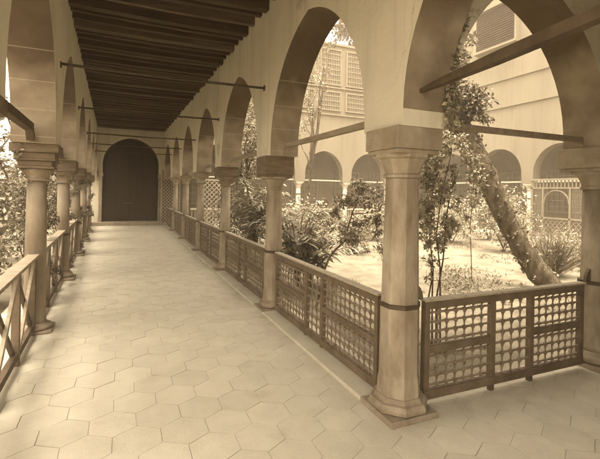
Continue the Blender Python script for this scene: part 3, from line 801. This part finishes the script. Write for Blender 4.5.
def garden_tree(label, base, h, clumps, lm='leaf', L=.12, W=.07):
    t = thing('garden_tree', label, 'tree', base); b = MB(); B0 = Vector(base)
    c0 = sum((c for c, r_, n in clumps), Vector())/len(clumps)-B0; fork = Vector((c0.x*.5, c0.y*.5, h*.45))
    b.tube(branch_pts((0,0,-.05), fork, 7, .05), [.08,.07,.065,.06,.055,.05,.045,.04], 8)
    for c, r_, n in clumps: b.tube(branch_pts(fork, c-B0, 6, .1), [.04,.033,.027,.02,.015,.01,.005], 5)
    b.build('trunk', M['bark'], t); b = MB()
    for c, r_, n in clumps: leaves(b, c-B0, (r_,r_,r_), n, L, W)
    b.build('crown', M[lm], t)
Z_ = 11.8
garden_tree('slender leafy tree reaching up behind the second bay of the right arcade', gp(250, Z_), 4.2,
    [(at(px,py,Z_+random.uniform(-.4,.4)), r_, n) for px, py, r_, n in ((252,105,.35,150), (247,120,.4,200), (256,128,.35,180), (249,142,.45,260), (258,152,.35,180), (243,158,.4,220), (252,170,.45,260), (240,176,.4,220), (232,150,.3,120), (230,172,.35,160))])
Z_ = 13.5
garden_tree('tall thin sparse tree before the back range, seen through the first arch', gp(309, Z_), 5.6,
    [(at(px,py,Z_+random.uniform(-.3,.3)), r_, n) for px, py, r_, n in ((322,45,.35,70), (317,58,.35,90), (324,66,.3,70), (312,76,.4,110), (319,86,.3,70), (308,98,.35,90), (314,110,.3,60), (305,122,.3,60), (330,52,.3,50), (300,135,.3,50))], 'leaf_pale')
# curved sapling
t = thing('curved_sapling', 'young sapling with a thin curved stem and loose leaf clusters left of the corner column', 'tree', gp(322, 6.2))
bp_ = Vector(gp(322, 6.2)); b = MB()
path = [Vector(gp(318, 6.2)), at(325,268,6.2), at(329,258,6.2), at(336,249,6.2), at(345,241,6.2), at(348,228,6.25), at(352,214,6.3), at(358,198,6.3), at(362,184,6.3)]
path = [p-bp_ for p in path]; b.tube(path, [.02,.018,.017,.015,.014,.012,.011,.008,.005], 7)
ends = [(at(382,210,6.2), 6), (at(338,224,6.2), 5), (at(381,244,6.0), 6), (at(370,190,6.3), 7), (at(345,192,6.4), 7)]
for q, s_ in ends: b.tube(branch_pts(path[s_], q-bp_, 5, .08), [.009,.008,.007,.006,.005,.003], 5)
b.build('trunk', M['twig'], t)
b = MB()
for (px, py, r_, n) in ((372,200,.24,170), (360,186,.20,130), (380,218,.19,100), (348,236,.16,110), (356,240,.13,80), (382,247,.14,50), (367,250,.08,16), (345,200,.18,150), (335,212,.12,60), (362,222,.15,80), (330,225,.1,30), (378,235,.12,50)):
    leaves(b, at(px,py,6.2)-bp_, (r_,r_,r_*.8), n, .085, .045)
b.build('foliage', M['leaf'], t)
# climbing vine right of the corner column
t = thing('climbing_vine', 'loose climbing vine with pale leaf clumps rising right behind the corner column', 'vine', gp(432, 4.6))
bp_ = Vector(gp(432, 4.6)); b = MB()
for (pa, mid, pb) in (((432,300),(430,240),(426,160)), ((440,300),(436,235),(452,150)), ((428,300),(431,262),(449,258)), ((436,300),(446,220),(458,170))):
    b.tube([p-bp_ for p in (Vector(at(pa[0],pa[1]+60,4.6)), at(*pa,4.6), at((pa[0]+mid[0])/2+2,(pa[1]+mid[1])/2,4.6), at(*mid,4.6), at((mid[0]+pb[0])/2-2,(mid[1]+pb[1])/2,4.6), at(*pb,4.6))], [.011,.01,.009,.008,.006,.004], 5)
b.build('stems', M['twig'], t)
b = MB(); b2 = MB()
for (px, py, r_, n, k) in ((428,160,.13,110,1), (438,168,.14,110,1), (426,182,.16,200,0), (440,188,.14,120,0), (430,205,.15,180,0), (448,222,.12,130,0), (428,228,.12,110,0), (437,245,.10,50,0), (444,236,.09,60,1), (432,262,.08,30,0),
                        (432,195,.15,110,1), (450,172,.10,70,1), (424,245,.09,50,0), (430,275,.06,16,0), (455,205,.08,30,1), (445,150,.12,80,1), (428,217,.1,60,1)):
    leaves(b2 if k else b, at(px,py,4.6)-bp_, (r_*1.15,r_*1.15,r_*1.15), int(n*.62), .07, .045)
    leaves(b if k else b2, at(px+random.uniform(-3,3),py+random.uniform(-5,5),4.7)-bp_, (r_,r_,r_), n//2, .07, .045)
b.build('foliage', M['leaf_pale'], t); b2.build('foliage', M['leaf_pale'], t)
# hanging vine beside the leaning trunk
t = thing('hanging_vine', 'trailing vine of small leaves hanging along the left of the leaning trunk', 'vine', gp(470, 7.2))
bp_ = Vector(gp(470, 7.2)); b = MB(); b2 = MB(); st = MB()
st.tube([at(px,py,7.2)-bp_ for px, py in ((448,138),(460,142),(468,155),(474,175),(473,200),(470,225),(471,250),(472,282))], .008, 5)
st.build('stems', M['twig'], t)
for (px, py, n) in ((446,138,120), (456,140,120), (463,148,110), (469,158,120), (473,168,120), (476,180,110), (473,192,90), (472,204,80), (470,216,60), (471,232,40), (480,172,50), (466,176,50)):
    leaves(b2, at(px,py,7.2)-bp_, (.15,.15,.16), n, .085, .05)
b2.build('foliage', M['leaf_pale'], t)
# leaning tree
TZ = 7.8
t = thing('leaning_tree', 'thick rough tree trunk leaning left across the garden, with leaves along its edge', 'tree', gp(556, TZ))
bp_ = Vector(gp(556, TZ)); b = MB()
cpts = [(555,294),(545,280),(531,263),(519,244),(508,223),(497,200),(487,177),(478,159),(468,142),(458,124),(446,103),(434,80),(422,56)]
pts = [at(px,py,TZ+.02*i)-bp_ for i, (px, py) in enumerate(cpts)]
rad = [.235,.205,.19,.185,.18,.185,.195,.205,.21,.20,.17,.14,.10]
# subdivide and knobble
P2 = []; R2 = []; rb_ = 0
for i in range(len(pts)-1):
    for k in range(4):
        s_ = k/4; P2.append(pts[i].lerp(pts[i+1], s_)+Vector((random.uniform(-.012,.012),)*3)); R2.append((rad[i]*(1-s_)+rad[i+1]*s_)*random.uniform(.95,1.05))
P2.append(pts[-1]); R2.append(rad[-1])
b.tube(P2, R2, 22, wob=.10)
for i, (dx, dy) in ((40,(22,-50)), (36,(-40,-50)), (44,(12,-70))):
    q = P2[i]+(at(450+dx,120+dy,TZ+.5)-at(450,120,TZ)); b.tube(branch_pts(P2[i], q, 6, .08), [.07,.06,.05,.04,.03,.022,.012], 7)
b.build('trunk', M['bark'], t)
b = MB()
for (px, py, n, r_) in ((458,95,420,.34), (470,105,380,.3), (462,118,300,.25), (478,100,260,.25), (450,82,260,.25), (455,70,150,.22), (465,60,80,.2), (474,92,120,.2), (480,118,100,.2), (470,45,60,.2), (458,30,60,.2),(445,60,200,.3),(430,50,300,.45),(410,30,300,.5)):
    leaves(b, at(px,py,TZ)-bp_, (r_,r_,r_*.85), n, .12, .065)
for i in range(330):                                      # leaves hugging the trunk edges
    k = random.choice(range(3, 36)); d = rdir(); p = P2[k]+d*R2[k]*1.05
    for q in range(3): b.leaf(p+rdir()*.05, (rdir()+Vector((0,0,-.5))).normalized(), rdir(), .075, .045, 0, random.random())
b.build('foliage', M['leaf'], t)
# ivy strand on the pier edge
t = thing('ivy_strand', 'narrow strand of ivy climbing the shaded pier edge above the corner column', 'vine', (.28,-.17,2.15))
b = MB(); b.tube([(.0,-.02,.0), (.02,-.02,.3), (.0,-.025,.6), (.05,-.03,.9)], .006, 5); b.build('stems', M['twig'], t)
b = MB()
for i in range(620):
    s_ = random.random(); z = s_*.95; wd = .05+.03*math.sin(z*9)+.04*(z > .65)
    p = Vector((random.uniform(-1,.6)*wd+.01+.05*(z > .7), -.01-random.random()*.05, z))
    b.leaf(p, (rdir()+Vector((0,-.3,-.6))).normalized(), Vector((0,-1,.3)), .04*random.uniform(.7,1.3), .03, 0, random.random())
b.build('foliage', M['leaf_pale'], t)
# spiky shrub right of trunk
t = thing('grassy_shrub', 'spiky grass-like shrub to the right of the leaning trunk', 'shrub', gp(553, 9.2)); b = MB()
for i in range(420):
    a_ = random.uniform(0, 6.28); e = random.uniform(.5,1.5); o_ = Vector((math.cos(a_)*math.cos(e), math.sin(a_)*math.cos(e), math.sin(e))); L = random.uniform(.6,1.15)
    p0 = Vector((random.uniform(-.15,.15), random.uniform(-.15,.15), 0)); b.leaf(p0, o_, rdir(), L, .022, 0, random.random())
leaves(b, (0,0,.65), (.55,.55,.35), 700, .09, .03)
b.build('foliage', M['leaf'], t)
shrub('pale leafy shrub beyond the leaning trunk, left of the white column', gp(505, 13), 1.9, .8, 1500, .13, .08, 'leaf_pale')
shrub('low round shrub in front of the east arcade, right of the grassy shrub', gp(578, 10.5), .9, .6, 1200, .11, .05, 'leaf_pale')
shrub('climbing shrub over the middle bay of the east arcade', gp(490, 16), 2.0, .9, 1800, .14, .08, 'leaf')
shrub('sunlit bush beyond the climbing vine in the far garden', gp(452, 15), 1.6, .9, 1500, .14, .08, 'leaf_pale')
# low twigs and weeds in the open soil
wd = MB()
for i in range(260):
    px = random.gauss(462, 16); Z = random.uniform(6.4, 9.5); p = Vector(gp(px, Z)); 
    for q in range(4): wd.leaf(p+rdir()*.06+Vector((0,0,.06)), (rdir()+Vector((0,0,.5))).normalized(), rdir(), .10, .02, 0, random.random())
for i in range(5200):
    x = random.uniform(.6,13.2); y = random.uniform(.6,15.6)
    if (math.sin(x*1.7)+math.sin(y*1.3+x)) > .3:
        for q in range(4): wd.leaf((x+random.uniform(-.05,.05), y+random.uniform(-.05,.05), -.08), (rdir()+Vector((0,0,.9))).normalized(), rdir(), .09, .02, 0, random.random())
tag(wd.build('weeds', M['leaf']), 'sparse dry weeds and twigs scattered over the garden soil', 'weeds', kind='stuff')

# left garden
random.seed(21)
lp = [(-4.0,4.6,1.9,.62,'leaf_pale','tall pale bush behind the nearest left column'), (-3.9,2.4,1.5,.5,'leaf_pale','big-leaved bush at the left picture edge above the rail'),
      (-4.3,6.6,2.4,.8,'leaf','thick bush between the first and second left columns'), (-4.1,9.2,2.3,.7,'leaf','bush behind the third left column'),
      (-4.3,12.2,2.5,.8,'leaf','bush behind the fourth left column'), (-4.2,15.5,2.6,.8,'leaf','last bush of the left garden, near the doorway'),
      (-5.6,3.6,2.3,.9,'leaf','broad bush farther out in the left garden'), (-6.5,8,3.2,1.2,'leaf_dark','large dark bush deep in the left garden'), (-6.4,13,3.2,1.2,'leaf_dark','farthest large dark bush of the left garden')]
for x, y, h, r_, lm, lb in lp:
    big = r_ > .75
    shrub(lb, (x, y, G), h, r_, int(2600*(r_/.62)**1.4), .14 if y < 5 else .11, .08 if y < 5 else .055, lm, group='bushes of the left garden')
def clinger(x, y, z0, z1, n, label, lm='leaf', side=1):
    t = thing('climbing_vine', label, 'vine', (x, y, z0)); b = MB()
    b.tube([(.0,.16,0), (-.1,.10,(z1-z0)*.3), (.05,.14,(z1-z0)*.6), (-.06,.12,z1-z0)], .01, 5); b.build('stems', M['twig'], t)
    b = MB(); K = 14
    for k in range(K):
        a_ = k*1.1; zz = (z1-z0)*k/K
        leaves(b, (math.cos(a_)*.15-.03, math.sin(a_)*.15+.05, zz+.08), (.12,.12,.14), n//K, .07, .045)
    b.build('foliage', M[lm], t)
garden_tree('low spreading tree filling the left garden beyond the nearest left bay', (-6.2, 4.2, G), 4.6,
    [(Vector((-6.2+random.uniform(-1.2,1.2), 4.2+random.uniform(-1.5,1.5), random.uniform(1.6,4.8))), .6, 260) for i in range(16)], 'leaf', .16, .1)
clinger(LX(4.3)-.12, 4.3, .4, 2.1, 1100, 'vine climbing between the first and second left columns', 'leaf_dark')
clinger(LX(7.4)-.1, 7.2, .0, 2.2, 1300, 'vine climbing between the second and third left columns', 'leaf_dark')
clinger(LX(8.9), 8.9, .0, 2.2, 1800, 'leafy vine wound round the third left column')
clinger(LX(11.8), 11.8, .0, 2.2, 1900, 'leafy vine wound round the fourth left column')
clinger(LX(14.7), 14.7, .6, 2.3, 900, 'leafy vine by the last left column')
clinger(LX(3.02)-.28, 2.85, 1.75, 2.6, 420, 'trailing leaves in front of the nearest left capital', 'leaf_pale')

# trees beyond the buildings
def tree(label, x, y, h, r_, n, lm='leaf_dark'):
    t = thing('garden_tree', label, 'tree', (x, y, G)); b = MB()
    top = Vector((.3, .2, h*.6)); b.tube(branch_pts((0,0,-.1), top, 7, .03), [.3-.02*k for k in range(8)], 10)
    for i in range(9):
        a_ = i*.7; q = Vector((math.cos(a_)*r_*.75, math.sin(a_)*r_*.75, h*random.uniform(.62,.95))); b.tube(branch_pts(top*random.uniform(.75,1), q, 6, .08), [.11,.09,.075,.06,.045,.03,.015], 6)
    b.build('trunk', M['bark'], t); b = MB()
    for i in range(16):
        d = rdir(); c = Vector((d.x*r_*.65, d.y*r_*.65, h*.75+d.z*h*.2)); leaves(b, c, (r_*.42,r_*.42,r_*.35), n//16, .3, .17)
    b.build('crown', M[lm], t)
tree('dark tree rising behind the back range, seen high through the first arch', at(350,200,26).x, at(350,200,26).y, 13.6, 3.4, 9000)
tree('tree standing behind the middle of the back range', 7, 27, 12.5, 3.2, 6000)
tree('tree at the far left beyond the left garden wall', -14.5, 9, 8.5, 3.0, 6000)

# ------------------------------------------------------------------ haze over the garden air
hz = bpy.data.materials.new('haze'); hz.use_nodes = True; t_ = hz.node_tree; t_.nodes.clear()
pv = t_.nodes.new('ShaderNodeVolumePrincipled'); pv.inputs['Density'].default_value = .007; pv.inputs['Color'].default_value = (.93,.78,.58,1)
mo = t_.nodes.new('ShaderNodeOutputMaterial'); t_.links.new(pv.outputs[0], mo.inputs['Volume'])
m = MB(); m.box((-91,-91,-1.2), (91,91,16)); tag(m.build('haze', hz), kind='stuff')
